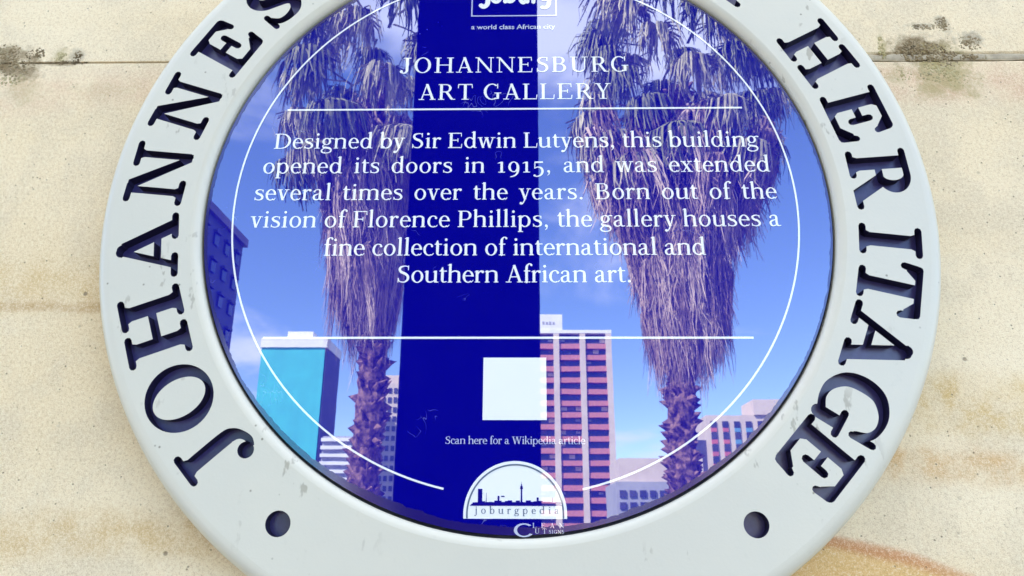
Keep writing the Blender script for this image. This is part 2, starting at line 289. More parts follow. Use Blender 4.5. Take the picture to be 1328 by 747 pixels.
def ring_mat():
    t = MT('ring_enamel', rough=.34, spec=.45); x, y, z = t.xyz(); a = t.noise(9, 4, .6); b = t.noise(420, 2, .6)
    c = t.mix(t.rng(a, .35, .7), (.63, .612, .52), (.66, .635, .53))
    r = t.m2('SQRT', t.m2('ADD', t.m2('MULTIPLY', x, x), t.m2('POWER', t.m2('ABSOLUTE', t.m2('SUBTRACT', z, Z0)), 2.0)))
    c = t.mix(t.m2('MULTIPLY', t.rng(r, 1.03*S, .99*S), t.rng(a, .2, .6, .35, .8)), c, (.66, .62, .50))       # yellowed inner lip
    c = t.mix(t.m2('MULTIPLY', t.rng(r, 1.27*S, 1.31*S), .25), c, (.50, .49, .42))                            # darker towards the rim
    v = t.vor(95); sp = t.m2('MULTIPLY', t.rng(v.outputs['Distance'], .11, .04), t.rng(t.noise(17, 2, .5), .53, .61)); c = t.mix(t.m2('MULTIPLY', sp, .8), c, (.20, .18, .13))
    c = t.mix(t.m2('MULTIPLY', t.m2('MULTIPLY', t.rng(t.noise(120, 3, .6, stretch=(1, 1, .45)), .63, .70), t.rng(t.noise(11, 2, .5), .5, .62)), .6), c, (.30, .27, .20))
    c = t.mix(t.m2('MULTIPLY', t.rng(t.noise(70, 4, .7), .62, .78), .22), c, (.48, .47, .40))
    t.color(c); t.bump(t.m2('ADD', t.m2('MULTIPLY', a, 2.0), t.m2('MULTIPLY', b, .25)), .35, .0007); return t.m
M_ring = ring_mat()
def navy(name, a, b):
    t = MT(name, a, .30, .8); n = t.noise(60, 4, .6); t.color(t.mix(t.rng(n, .4, .7), a, b)); t.bump(t.noise(300, 3, .6), .3, .0004); return t.m
M_navy = navy('navy_paint', (.034, .028, .14), (.052, .045, .19))
M_recess_shade = MT('recess_shade', (.014, .011, .045), .5, .3).m  # shade inside the cuts, painted near-black onto their side walls
M_gap = navy('dark_groove', (.020, .020, .040), (.05, .05, .07))
M_edgepaint = gloss_front('edge_paint', (.016, .009, .15), .12, .10, False)
# ------------------------------------------------------------------ the wall: sandstone blocks in courses
WY = 0.10*S+.0005                                 # plane of the stone face
wall = thing('stone_wall', 'tall cream sandstone wall of big dressed blocks behind the plaque', 'wall', (0, WY, 0))
JZ = Z0-(-0.0) + .618*S                           # the joint seen above the lettered ring
def block(x0, x1, z0, z1, name='stone_block', near=False):
    bm = bmesh.new(); bmesh.ops.create_cube(bm, size=1)
    for q in bm.verts: q.co = Vector((x0 if q.co.x < 0 else x1, 0 if q.co.y < 0 else .45, z0 if q.co.z < 0 else z1))
    bmesh.ops.bevel(bm, geom=[e for e in bm.edges if all(abs(q.co.y) < 1e-6 for q in e.verts)], offset=.0022, segments=2, affect='EDGES')
    m = bpy.data.meshes.new(name); bm.to_mesh(m); bm.free(); m.materials.append(M_stone); return obj(name, m, wall)
def block_near(x0, x1, z0, z1, gb, gt):                   # the two courses in view: edges worn by hand-sized chips
    nx = 300; v = []; f = []
    prof = [(0.0, .45, 0), (0.0, .004, 0), (.0006, .0012, 1), (.0022, 0.0, 1)]
    def nz(x, s): return noise.noise(Vector((x*38, s, 0)))*.0010 + abs(noise.noise(Vector((x*150, s, 3))))*.0009
    rows = []
    def q_(x): t = min(1, max(0, (x-.05)/.1)); return .24+.76*t*t*(3-2*t)     # joint: a hairline to the left, wide to the right
    xs_ = [x0+(x1-x0)*i/nx for i in range(nx+1)]
    for (dz, y, k) in prof: rows.append([(x, y*(q_(x) if y < .1 else 1), z0+(dz+gb)*q_(x)+.5*k*q_(x)*abs(nz(x, 1))) for x in xs_])
    for (dz, y, k) in prof[::-1]: rows.append([(x, y*(q_(x) if y < .1 else 1), z1-(dz+gt)*q_(x)-.5*k*q_(x)*abs(nz(x, 9))) for x in xs_])
    for r in rows: v += r
    for j in range(len(rows)-1):
        for i in range(nx): a = j*(nx+1)+i; f.append((a, a+1, a+nx+2, a+nx+1))
    return obj('stone_block', mesh('stone_block', v, f, M_stone), wall)
CH = .50; g = .0028
for k in range(-4, 19):
    z0 = JZ+CH*k; z1 = z0+CH
    if z0 < -.3: z0 = -.2
    off = .62 if k % 2 else .0
    xs = [-9+off]+[x*1.24+off for x in range(-7, 8)]+[9+off]
    for a, b in zip(xs[:-1], xs[1:]):
        if b-a < .05: continue
        if k in (-1, 0) and a < .45 and b > -.45: block_near(-.80 if k else -.86, .84 if k else .78, z0, z1, g if k == 0 else .001, g if k == -1 else .001) if not wall.get('_n%d' % k) else None; wall['_n%d' % k] = 1
        elif k in (-1, 0):
            lo, hi_ = ((-.80, .84) if k else (-.86, .78))
            a2, b2 = (a, min(b, lo-.004)) if b < .5 else (max(a, hi_+.004), b)
            if b2-a2 > .05: block(a2, b2-.004, z0, z1-.004)
        else: block(a, b-.004, z0, z1-.004)
for k in (-1, 0):
    if '_n%d' % k in wall: del wall['_n%d' % k]
box('wall_core', -9, 9.5, .05, .46, -.2, 11.3, M_mortar, wall)
# mortar in the visible joint: a wide grey bed to the right, a hairline crack to the left
def mortar_strip(name, x0, x1, zc0, hh, y0, seed, mat=None):
    n = 260; v = []; f = []
    for i in range(n+1):
        x = x0+(x1-x0)*i/n; t = hh*(1+.35*noise.noise(Vector((x*60, seed, 0)))); yy = y0+.0007*noise.noise(Vector((x*90, seed, 5)))
        c0 = zc0+.0007*noise.noise(Vector((x*25, seed, 8)))
        v += [(x, .05, c0-t), (x, yy+.0006, c0-t), (x, yy, c0-t*.4), (x, yy, c0+t*.5), (x, yy+.0005, c0+t), (x, .05, c0+t)]
    for i in range(n):
        for j in range(5): a = i*6+j; f.append((a, a+6, a+7, a+1))
    return obj(name, mesh(name, v, f, mat or M_mortar), wall)
mortar_strip('mortar_bed', .24, .80, JZ+.0002, .0029, .0002, 1.0)
mortar_strip('mortar_bed', -.80, .20, JZ-.0001, .0016, .0035, 4.0, M_mortar)
# crusts of dark lichen and crumbled mortar on the joint
def crust_mat(name, a, b, c2):
    t = MT(name, a, .95, .1); n = t.noise(180, 4, .6); n2 = t.noise(60, 3, .6); c = t.mix(t.rng(n, .35, .65), a, b); c = t.mix(t.rng(n2, .5, .68), c, c2); t.color(c); t.bump(n, .8, .001); return t.m
M_lichen = crust_mat('lichen', (.24, .18, .10), (.38, .31, .19), (.11, .08, .045))
M_lichen2 = crust_mat('lichen_pale', (.38, .32, .15), (.50, .43, .25), (.28, .24, .13))
def crust(name, label, blobs, seed):
    rnd = random.Random(seed); v = []; f = []; mi = []
    for (bx, bz, rx, rz, n, hgt, k) in blobs:
        for i in range(n):
            a = rnd.uniform(0, 6.283); q = rnd.random()**.6; x = bx+rx*q*math.cos(a); z = bz+rz*q*math.sin(a)
            r = rnd.uniform(.0004, .0017)*(1.15-q*.5); h = hgt*.45*rnd.uniform(.25, 1)*(1.05-q*.8); m = 8; o = len(v)
            ph = [rnd.uniform(.55, 1.3) for _ in range(m)]; tw = rnd.uniform(0, 3)
            for (s_, hh) in ((1.0, -.0004), (.8, h*.55), (.4, h)):
                v += [(x+r*s_*ph[j]*math.cos(6.283*j/m+tw), -hh, z+r*s_*ph[j]*math.sin(6.283*j/m+tw)) for j in range(m)]
            v.append((x, -h*rnd.uniform(.8, 1.1), z))
            for s_ in (0, 1):
                for j in range(m): f.append((o+s_*m+j, o+s_*m+(j+1) % m, o+(s_+1)*m+(j+1) % m, o+(s_+1)*m+j)); mi.append(k)
            for j in range(m): f.append((o+2*m+j, o+2*m+(j+1) % m, o+3*m)); mi.append(k)
    return tag(obj(name, mesh(name, v, f, [M_lichen, M_lichen2], True, mi), None, (0, WY, 0)), label, 'lichen')
def wz_(Y): return Z0-Y*S
crust('lichen_patch', 'grey brown crust of lichen and mortar crumbs on the joint left of the plaque',
      [(-1.84*S, wz_(-.655), .014, .010, 150, .0020, 0), (-1.80*S, wz_(-.60), .019, .009, 170, .0022, 0), (-1.73*S, wz_(-.655), .009, .006, 70, .0014, 0), (-1.80*S, wz_(-.55), .012, .006, 60, .0009, 1),
       (-1.64*S, wz_(-.645), .005, .005, 30, .0010, 1), (-1.575*S, wz_(-.645), .004, .005, 28, .0010, 0), (-1.60*S, wz_(-.618), .014, .002, 40, .0010, 0)], 3)
crust('lichen_patch', 'larger olive and grey lichen crust spreading over the joint right of the plaque',
      [(1.42*S, wz_(-.645), .020, .011, 230, .0026, 0), (1.50*S, wz_(-.62), .016, .010, 150, .0022, 0), (1.47*S, wz_(-.56), .017, .011, 150, .0010, 1), (1.60*S, wz_(-.675), .010, .007, 90, .0014, 0), (1.52*S, wz_(-.755), .006, .008, 60, .0012, 0),
       (1.45*S, wz_(-.745), .011, .003, 50, .0010, 0), (1.29*S, wz_(-.66), .003, .012, 40, .0010, 1), (1.60*S, wz_(-.618), .012, .0025, 40, .0012, 0), (1.53*S, wz_(-.53), .009, .009, 40, .0006, 1), (1.34*S, wz_(-.54), .008, .008, 26, .0006, 1)], 5)
# ------------------------------------------------------------------ the plaque
plaque = thing('heritage_plaque', 'round blue enamel heritage plaque in a pale lettered ring on the sandstone wall', 'plaque', (0, 0, Z0))
def PV(X, Y, h=0): return (X*S, -h*S, Y*S)        # plaque-local
NS = 320
HR = .022; RI = 1.014; RO = 1.262; DEP = .038
def lathe(name, prof, mat, parent, smooth=True):
    v = []; f = []
    for (r, h) in prof: v += [PV(r*math.sin(2*math.pi*k/NS), r*math.cos(2*math.pi*k/NS), h) for k in range(NS)]
    for j in range(len(prof)-1):
        for k in range(NS): f.append((j*NS+k, (j+1)*NS+k, (j+1)*NS+(k+1) % NS, j*NS+(k+1) % NS))
    return v, f
# ring letters: routed strokes with round ends, cap height 1
def RS(x, y, h): return P([(x-h, y, .115), (x+h, y, .115)], n=1)+[[(x-.17, y), (x+.17, y), (x+.10, y+(.16 if y < .5 else -.16)), (x-.10, y+(.16 if y < .5 else -.16))]]
def RT(x, y, h): return P([(x-h, y, .115), (x+h, y, .115)], n=1)+[[(x-.12, y), (x+.12, y), (x+.06, y+(.12 if y < .5 else -.12)), (x-.06, y+(.12 if y < .5 else -.12))]]
def RL(x0, y0, x1, y1, w): return P([(x0, y0, w), (x1, y1, w)], n=1)
b0, t0 = .058, .942
def BS(x, y0=.03, y1=.97, w=.235): return B(x-w/2, y0, x+w/2, y1)
sw, tw = .235, .13
RG = {
 'H': (1.20, BS(.28)+BS(.92)+RL(.28, .5, .92, .5, .135)+RS(.28, b0, .22)+RS(.28, t0, .22)+RS(.92, b0, .22)+RS(.92, t0, .22)),
 'A': (1.14, D(.56, .93, .91, .06, .25)+D(.53, .93, .21, .06, .125)+RL(.32, .34, .76, .34, .12)+RL(.05, b0, .37, b0, .115)+RL(.72, b0, 1.09, b0, .115)+C(.53, .93, .085, 20)+C(.575, .92, .085, 20)+[[(.17, .06), (.30, .06), (.23, .22)]]+[[(.76, .06), (.92, .06), (.83, .2)]]),
 'N': (1.18, [[(.20, .99), (.42, .99), (.99, .0), (.84, .0)]]+BS(.25, .03, .92, .13)+BS(.93, .03, .97, .13)+RT(.25, b0, .18)+RL(.07, t0, .34, t0, .115)+RT(.93, t0, .19)+C(.93, .05, .06, 14)),
 'E': (1.02, BS(.29)+RL(.09, t0, .86, t0, .115)+RL(.09, b0, .90, b0, .115)+RL(.29, .51, .62, .51, .12)+RL(.64, .35, .64, .67, .125)+P([(.87, .92, .13), (.88, .80, .13), (.90, .71, .11)])+P([(.91, .07, .13), (.93, .20, .13), (.96, .30, .11)])+[[(.62, t0), (.88, t0+.03), (.90, .74), (.82, .74)]]+[[(.64, b0), (.90, b0-.03), (.96, .28), (.86, .28)]]+[[(.38, .03), (.52, .03), (.40, .2)]]+[[(.38, .97), (.52, .97), (.40, .8)]]+[[(.56, .51), (.66, .42), (.66, .60)]]),
 'S': (.88, P([(.72, .80, .12), (.62, .91, .13), (.43, .94, .15), (.23, .86, .20), (.18, .71, .23), (.27, .57, .24), (.47, .48, .25), (.67, .38, .25), (.73, .24, .23), (.63, .10, .19), (.43, .055, .14), (.25, .09, .12), (.14, .22, .11)], n=6)+RL(.74, .96, .74, .70, .11)+RL(.12, .04, .12, .32, .11)),
 'O': (1.16, E(.58, .5, .53, .525, .235, .11, n=48)),
 'J': (.72, P([(.48, .97, .235), (.48, .28, .235), (.45, .12, .20), (.36, .02, .13), (.23, -.025, .11), (.13, .02, .12)], n=8, caps=False)+C(.13, .105, .125, 22)+C(.23, -.02, .055, 12)+RS(.48, t0, .22)),
 'R': (1.14, BS(.29)+RS(.29, b0, .20)+RL(.09, t0, .52, t0, .115)+RL(.29, .49, .54, .49, .12)+E(.52, .715, .335, .285, .23, .115, -90, 90, n=24)+[[(.46, .52), (.72, .52), (1.03, .0), (.76, .0)]]+RL(.86, b0, 1.06, b0, .115)),
 'I': (.60, BS(.30)+RS(.30, b0, .215)+RS(.30, t0, .215)),
 'T': (1.00, BS(.50)+RS(.50, b0, .215)+RL(.11, t0, .89, t0, .115)+RL(.11, .92, .085, .70, .12)+RL(.89, .92, .915, .70, .12)+[[(.08, t0), (.36, t0), (.17, .74), (.06, .74)]]+[[(.92, t0), (.64, t0), (.83, .74), (.94, .74)]]),
 'G': (1.16, P([(.94, .70, .11), (.86, .88, .12), (.68, .96, .11), (.45, .93, .16), (.24, .76, .22), (.185, .50, .25), (.25, .24, .22), (.45, .07, .16), (.66, .04, .115), (.84, .10, .13)], n=8)+BS(.92, .06, .42, .22)+C(.92, .08, .10, 14)+RL(.74, .44, 1.10, .44, .115)+RL(.96, .98, .97, .66, .11)),
 'C': (1.06, P([(.94, .72, .11), (.86, .88, .12), (.68, .96, .11), (.45, .93, .16), (.24, .76, .22), (.185, .50, .25), (.25, .24, .22), (.45, .07, .16), (.68, .04, .115), (.86, .12, .11), (.96, .26, .10)], n=8)+RL(.94, .98, .95, .66, .11)),
 'B': (1.04, BS(.29)+RL(.09, t0, .56, t0, .115)+RL(.09, b0, .58, b0, .115)+RL(.29, .52, .58, .52, .11)+E(.54, .74, .31, .26, .22, .115, -90, 90, n=20)+E(.58, .28, .34, .28, .23, .115, -90, 90, n=20)),
 'U': (1.18, P([(.28, .97, .235), (.28, .35, .235), (.34, .14, .19), (.56, .055, .13), (.80, .14, .125), (.90, .35, .13), (.90, .97, .13)], n=8, caps=False)+RS(.28, t0, .21)+RT(.90, t0, .18)),
 'Y': (1.10, [[(.12, .97), (.39, .97), (.66, .45), (.44, .45)]]+D(.88, .97, .60, .42, .14)+BS(.56, .03, .50)+RS(.56, b0, .21)+RL(.06, t0, .44, t0, .115)+RL(.70, t0, 1.04, t0, .115)),
}
RB, RT_ = 1.049, 1.238; CAP = RT_-RB
ring_letters = [('J', -132.6), ('O', -122.2), ('H', -110.2), ('A', -97.2), ('N', -84.4), ('N', -71.7), ('E', -59.2), ('S', -47.6), ('B', -37.6), ('U', -26.2), ('R', -14.8), ('G', -3.6),
                ('C', 14.6), ('I', 23.6), ('T', 32.2), ('Y', 43.2), ('H', 61.4), ('E', 74.0), ('R', 85.8), ('I', 96.4), ('T', 103.9), ('A', 113.0), ('G', 123.6), ('E', 132.8)]
lean = {'E': 1.5}
cuts = []                                          # (polygons in plaque space) per letter
for ch, th in ring_letters:
    wd, polys = RG[ch]; a = math.radians(th); ca, sa = math.cos(a), math.sin(a); res = []
    for p in polys:
        q = []
        for (x, y) in p:
            lx = (x-wd/2)*CAP*.99; ly = RB+y*CAP; q.append((lx*ca+ly*sa, -lx*sa+ly*ca))
        res.append(q)
    cuts.append(res)
holes = []
for X, Y in ((-.646, -.952), (.648, -.950), (-.646, .952), (.648, .952)):
    holes.append([[(X+.0345*math.cos(2*math.pi*k/40), Y+.0345*math.sin(2*math.pi*k/40)) for k in range(40)]])
allcuts = cuts+holes
vs = []; fs = []
def addp(p):
    a = sum(p[i][0]*p[(i+1) % len(p)][1]-p[(i+1) % len(p)][0]*p[i][1] for i in range(len(p)))
    if abs(a) < 1e-9: return
    if a < 0: p = p[::-1]
    fs.append(list(range(len(vs), len(vs)+len(p)))); vs.extend(Vector(q) for q in p)
circ = lambda r: [(r*math.sin(2*math.pi*k/NS), r*math.cos(2*math.pi*k/NS)) for k in range(NS)]
ci, co = circ(RI), circ(RO)
for k in range(NS): k2 = (k+1) % NS; addp([ci[k], co[k], co[k2], ci[k2]])
nring = len(fs)
for c_ in allcuts:
    for p in c_: addp(p)
rv, _, rf, _, _, rof = delaunay_2d_cdt(vs, [], fs, 0, 1e-6)
front = []
for t, src in zip(rf, rof):
    if src and all(s_ < nring for s_ in src):
        a = sum(rv[t[i]].x*rv[t[(i+1) % len(t)]].y-rv[t[(i+1) % len(t)]].x*rv[t[i]].y for i in range(len(t)))
        if abs(a) > 1e-12: front.append(tuple(t) if a > 0 else tuple(reversed(t)))
V = [PV(q.x, q.y, HR) for q in rv]; Fc = list(front); sm = [False]*len(Fc)
outer_prof = [(RO, HR), (1.274, HR-.0010), (1.286, HR-.0045), (1.295, HR-.011), (1.302, HR-.022), (1.308, HR-.040), (1.311, HR-.07), (1.308, HR-.095), (1.296, HR-.108), (1.290, -.099)]
inner_prof = [(.9885, -.020), (.9885, .004), (.991, .010), (.997, .0155), (1.006, .0205), (RI, HR)]
for pr in (outer_prof, inner_prof):
    v, f = lathe('x', pr, None, None); o = len(V); V += v; Fc += [tuple(o+i for i in q[::-1]) for q in f]; sm += [True]*len(f)
rm = mesh('ring', V, Fc, M_ring); rm.polygons.foreach_set('use_smooth', sm)
bm = bmesh.new(); bm.from_mesh(rm); bmesh.ops.recalc_face_normals(bm, faces=bm.faces[:]) if False else None; bm.free()
ring = obj('ring', rm, plaque)
# routed letters: navy floor sunk into the ring, side walls coloured as shade
def boundary(v, f):
    cnt = {}
    for t in f:
        for i in range(len(t)):
            a, b = t[i], t[(i+1) % len(t)]; cnt[(a, b)] = cnt.get((a, b), 0)+1
    return [(a, b) for (a, b) in cnt if (b, a) not in cnt]
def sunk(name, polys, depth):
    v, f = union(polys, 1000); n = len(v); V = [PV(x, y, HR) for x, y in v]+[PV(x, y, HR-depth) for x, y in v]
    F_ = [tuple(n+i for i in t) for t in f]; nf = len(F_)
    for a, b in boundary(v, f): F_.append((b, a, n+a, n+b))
    return obj(name, mesh(name, V, F_, [M_navy, M_recess_shade], False, [0]*nf+[1]*(len(F_)-nf)), ring)
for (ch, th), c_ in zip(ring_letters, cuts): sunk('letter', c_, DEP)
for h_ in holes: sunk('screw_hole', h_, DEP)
# blue disc, dark coloured groove and its ragged painted edge
def disc_mesh(name, r, h, mat, n=NS):
    return mesh(name, [PV(0, 0, h)]+[PV(r*math.sin(2*math.pi*k/n), r*math.cos(2*math.pi*k/n), h) for k in range(n)], [(0, (k+1) % n+1, k+1) for k in range(n)], mat)
disc = obj('enamel_disc', disc_mesh('enamel_disc', .9795, 0, M_blue), plaque)
v, f = lathe('g', [(.9885, -.020), (.9795, -.020), (.9795, 0)], None, None); obj('edge_groove', mesh('edge_groove', v, f, M_gap, True), disc)
v, f = [], []
for k in range(900):
    a = 2*math.pi*k/900; x, y = math.sin(a), math.cos(a)
    wgt = .006+.007*max(0, noise.noise(Vector((x*3, y*3, 2))))
    if y < -.55: wgt += .020*min(1, (-y-.55)/.35)*(1 if x < .12 else .45)*(.75+.5*noise.noise(Vector((x*9, y*9, 4))))
    if x < -.4 and y > -.5: wgt += .003
    wgt += .004*noise.noise(Vector((x*40, y*40, 7)))+.0025*noise.noise(Vector((x*130, y*130, 7)))
    ri = .9790-max(.001, wgt); v += [PV(.9793*x, .9793*y, .0006), PV(ri*x, ri*y, .0006)]
for k in range(900): a = 2*k; b = 2*((k+1) % 900); f.append((a, a+1, b+1, b))
obj('edge_paint', mesh('edge_paint', v, f, M_edgepaint), disc)
# ------------------------------------------------------------------ print on the disc
HP = .0011
def flat(name, polys, mat, h=HP, parent=None):
    v, f = union(polys, 1000); return obj(name, mesh(name, [PV(x, y, h) for x, y in v], f, mat), parent or disc)
def text_line(name, s_, xl, xr, yb, em, mat, cap_track=False, justify=False, slope=0.0, h=HP):
    sc_ = em/1000; adv = [G[c][0]*sc_ for c in s_]; nat = sum(adv)-(.04*em); slack = (xr-xl)-nat
    nsp = s_.count(' '); tr = 0; ws = 0
    if justify and nsp: ws = slack*.92/nsp; tr = slack*.08/(len(s_)-1)
    elif cap_track: tr = slack/(len(s_)-1)
    elif slack < 0: tr = slack*1.15/(len(s_)-1); ws = -slack*.15/nsp
    else: tr = slack*.5/(len(s_)-1); ws = slack*.5/nsp
    V = []; F_ = []; x = xl-.02*em
    for c, a in zip(s_, adv):
        _, gv, gf = glyph(c); o = len(V)
        for p in gv: xx = x+p[0]*sc_; V.append(PV(xx, -yb+p[1]*sc_+slope*xx, h))
        F_ += [tuple(i+o for i in t) for t in gf]; x += a+tr+(ws if c == ' ' else 0)
    return obj(name, mesh(name, V, F_, mat), disc)
EM = .0800
text_line('heading', 'JOHANNESBURG', -.397, .375, -.494, .0865, M_white, True)
text_line('heading', 'ART GALLERY', -.3247, .3117, -.389, .0865, M_white, True)
for s_, xl, xr, yb, ju in (('Designed by Sir Edwin Lutyens, this building', -.7897, .7797, -.2085, False), ('opened its doors in 1915, and was extended', -.8169, .8076, -.119, True),
        ('several times over the years. Born out of the', -.8335, .8188, -.0243, True), ('vision of Florence Phillips, the gallery houses a', -.8345, .8205, .0694, True),
        ('fine collection of international and', -.5961, .582, .164, False), ('Southern African art.', -.3645, .3518, .2523, False)):
    text_line('text_line', s_, xl, xr, yb, EM, M_white, justify=ju)
text_line('text_line', 'Scan here for a Wikipedia article', -.2005, .1961, .7350, .0300, M_pale)
def bar(x0, x1, y, t): return [[(x0, -y-t/2), (x1, -y-t/2), (x1, -y+t/2), (x0, -y+t/2)]]
flat('rule', bar(-.7586, .7395, -.3528, .0062), M_white); flat('rule', bar(-.7533, .6991, .4255, .0066), M_white)
# the thin white circle, open above the half-round emblem
a0 = math.degrees(math.asin(.193/.885)); cx, cy, cr = -.0076, .0058, .885
flat('circle_line', E(cx, cy, cr+.0028, cr+.0028, .0056, .0056, -90+a0, 270-a0, n=240), M_white)
# blank pale square (the code printed on it is left out)
flat('code_square', [[(-.0953, -.6677), (.0882, -.6677), (.0882, -.4856), (-.0953, -.4856)]], M_white)
# city emblem at the top: framed brush lettering and its motto
flat('emblem_frame', bar(-.1576, .1385, -.7228, .0042)+[[(-.1576, .724), (-.1534, .724), (-.1534, .93), (-.1576, .93)], [(.1343, .724), (.1385, .724), (.1385, .93), (.1343, .93)]]+bar(-.1576, .1385, -.93, .0042), M_pale)
def sp(pts, w): return P([(x, y, w) for x, y in pts], n=6)
brush = sp([(-.100, .86), (-.100, .795), (-.103, .772), (-.114, .761), (-.124, .767)], .017)+C(-.100, .895, .011)
brush += E(-.072, .800, .021, .026, .014, .014)
brush += sp([(-.040, .90), (-.040, .782)], .015)+E(-.024, .800, .022, .025, .014, .014)
brush += sp([(.012, .84), (.012, .795), (.022, .777), (.034, .790)], .014)+sp([(.038, .845), (.037, .780)], .014)
brush += sp([(.058, .84), (.058, .779)], .014)+sp([(.058, .81), (.066, .832), (.076, .834)], .012)
brush2 = E(.096, .806, .021, .023, .014, .013)+sp([(.112, .83), (.112, .775), (.102, .757), (.088, .757)], .014)
flat('emblem_lettering', brush+brush2, M_white)
def sans(name, s_, xl, xr, yb, size, mat, off=.0):
    c = bpy.data.curves.new('tmp', 'FONT'); c.body = s_; c.size = 1; c.offset = off; c.resolution_u = 3; o = bpy.data.objects.new('tmp', c); COL.objects.link(o)
    bpy.context.view_layer.update(); m = bpy.data.meshes.new_from_object(o); bpy.data.objects.remove(o)
    xs = [q.co.x for q in m.vertices]; k = (xr-xl)/(max(xs)-min(xs)); x0 = min(xs)
    for q in m.vertices: x, y = q.co.x, q.co.y; q.co = Vector(PV(xl+(x-x0)*k, -yb+y*size, HP))
    m.name = name; m.materials.clear(); m.materials.append(mat); return obj(name, m, disc)
sans('text_line', 'a world class African city', -.1564, .1323, -.668, .0262, M_pale, .014)
# half-round emblem with the skyline
def halfdisc(r, cyy, yb, n=60):
    th = math.asin(min(1, (cyy-yb)/r)); a0 = math.degrees(-th); p = []
    for k in range(n+1): a = math.radians(a0+(180-2*a0)*k/n); p.append((r*math.cos(a)-.0015, cyy+r*math.sin(a)))
    return [p]
EY = -.9245; EB = -.9366
logo = flat('half_round_emblem', halfdisc(.1425, EY, EB), M_white)
flat('emblem_outline', [q for q in E(-.0015, EY, .1345, .1345, .0042, .0042, -5, 185, n=60)], M_greyprint, HP*1.8, logo)
rs = random.Random(4); sky_p = [[(-.127, -.9026), (.128, -.9026), (.122, -.897), (-.121, -.897)]]
x = -.119
while x < .118:
    w_ = rs.uniform(.006, .014); hh = rs.uniform(.002, .0085)*(1-.5*abs(x)/.13); sky_p.append([(x, -.898), (x+w_, -.898), (x+w_, -.895+hh), (x, -.895+hh)]); x += w_*.9
sky_p += [[(-.1045, -.90), (-.0925, -.90), (-.0925, -.8575), (-.1045, -.8575)], [(-.082, -.9), (-.0803, -.9), (-.0808, -.868), (-.0815, -.868)], [(-.050, -.9), (-.045, -.9), (-.045, -.876), (-.050, -.876)], [(-.041, -.879), (-.030, -.879), (-.032, -.876), (-.040, -.876)],
          [(.0135, -.9), (.0185, -.9), (.0175, -.845), (.0145, -.845)], [(.0120, -.858), (.0200, -.858), (.0190, -.850), (.0130, -.850)], [(.0155, -.846), (.0165, -.846), (.0163, -.838), (.0157, -.838)], [(.058, -.9), (.063, -.9), (.063, -.880), (.058, -.880)], [(.101, -.9), (.1022, -.9), (.1020, -.880), (.1012, -.880)]]
flat('skyline', sky_p, M_navyprint, HP*1.8, logo)
o = text_line('emblem_word', 'joburgpedia', -.112, .119, .9235, .0270, M_greyprint, True, h=HP*1.8); o.parent = logo
# sign maker's mark
mk = flat('maker_mark', [q for q in E(.023, -.966, .028, .018, .009, .0035, 45, 325, n=30)], M_pale)
for s_, xl, xr, yb in (('LEAN', .046, .132, .9600), ('UT', .052, .084, .9745), ('SIGNS', .090, .132, .9745)):
    o = text_line('maker_word', s_, xl, xr, yb, .0185 if s_ != 'SIGNS' else .0135, M_pale, True); o.parent = mk
# ------------------------------------------------------------------ the street side, seen mirrored in the enamel
M_ground = varied('pale_paving', (.36, .33, .28), (.28, .26, .22), .8, .9, .2)
M_lawn = varied('dry_lawn', (.10, .12, .045), (.17, .15, .07), .6, .95, .1)
mg = mesh('ground', [(-3000, -3000, -.02), (3000, -3000, -.02), (3000, 3000, -.02), (-3000, 3000, -.02)], [(0, 1, 2, 3)], M_lawn); tag(obj('ground', mg), kind='structure')
mg = mesh('terrace', [(-30, -32, -.012), (30, -32, -.012), (30, .3, -.012), (-30, .3, -.012)], [(0, 1, 2, 3)], M_ground); tag(obj('terrace', mg), kind='structure')
# dark post in front of the plaque
M_post = varied('dark_bronze_paint', (.003, .003, .004), (.005, .005, .006), 6, .9, .02)
post = thing('square_column', 'tall square dark bronze column standing three metres in front of the plaque', 'column', (-.272, -3.39, 0))
box('shaft', -.361, .361, -.19, .19, .25, 8.6, M_post, post); box('base', -.43, .43, -.25, .25, -.02, .25, M_post, post); box('cap', -.45, .45, -.27, .27, 8.6, 8.85, M_post, post)
# palms
M_bark = varied('palm_bark', (.05, .027, .02), (.25, .15, .11), 9, .95, .1, .6, .03)
M_thatch = []
for i, (a, b) in enumerate((((.46, .33, .24), (.25, .17, .12)), ((.15, .10, .07), (.31, .22, .16)), ((.60, .48, .37), (.40, .30, .23)))):
    M_thatch.append(varied('dead_frond_%s' % 'abc'[i], a, b, 3.5, .9, .15, obj_space=True))
M_frond = [varied('green_frond', (.07, .085, .025), (.25, .25, .09), 2.5, .65, .35, obj_space=True), varied('grey_frond', (.54, .49, .30), (.19, .18, .08), 2.5, .7, .3, obj_space=True)]
def strip(v, f, pts, side, w0, w1):
    o = len(v); n = len(pts)
    for i, p in enumerate(pts):
        w_ = w0+(w1-w0)*i/(n-1); v.append(tuple(p-side*w_/2)); v.append(tuple(p+side*w_/2))
    for i in range(n-1): a = o+2*i; f.append((a, a+1, a+3, a+2))
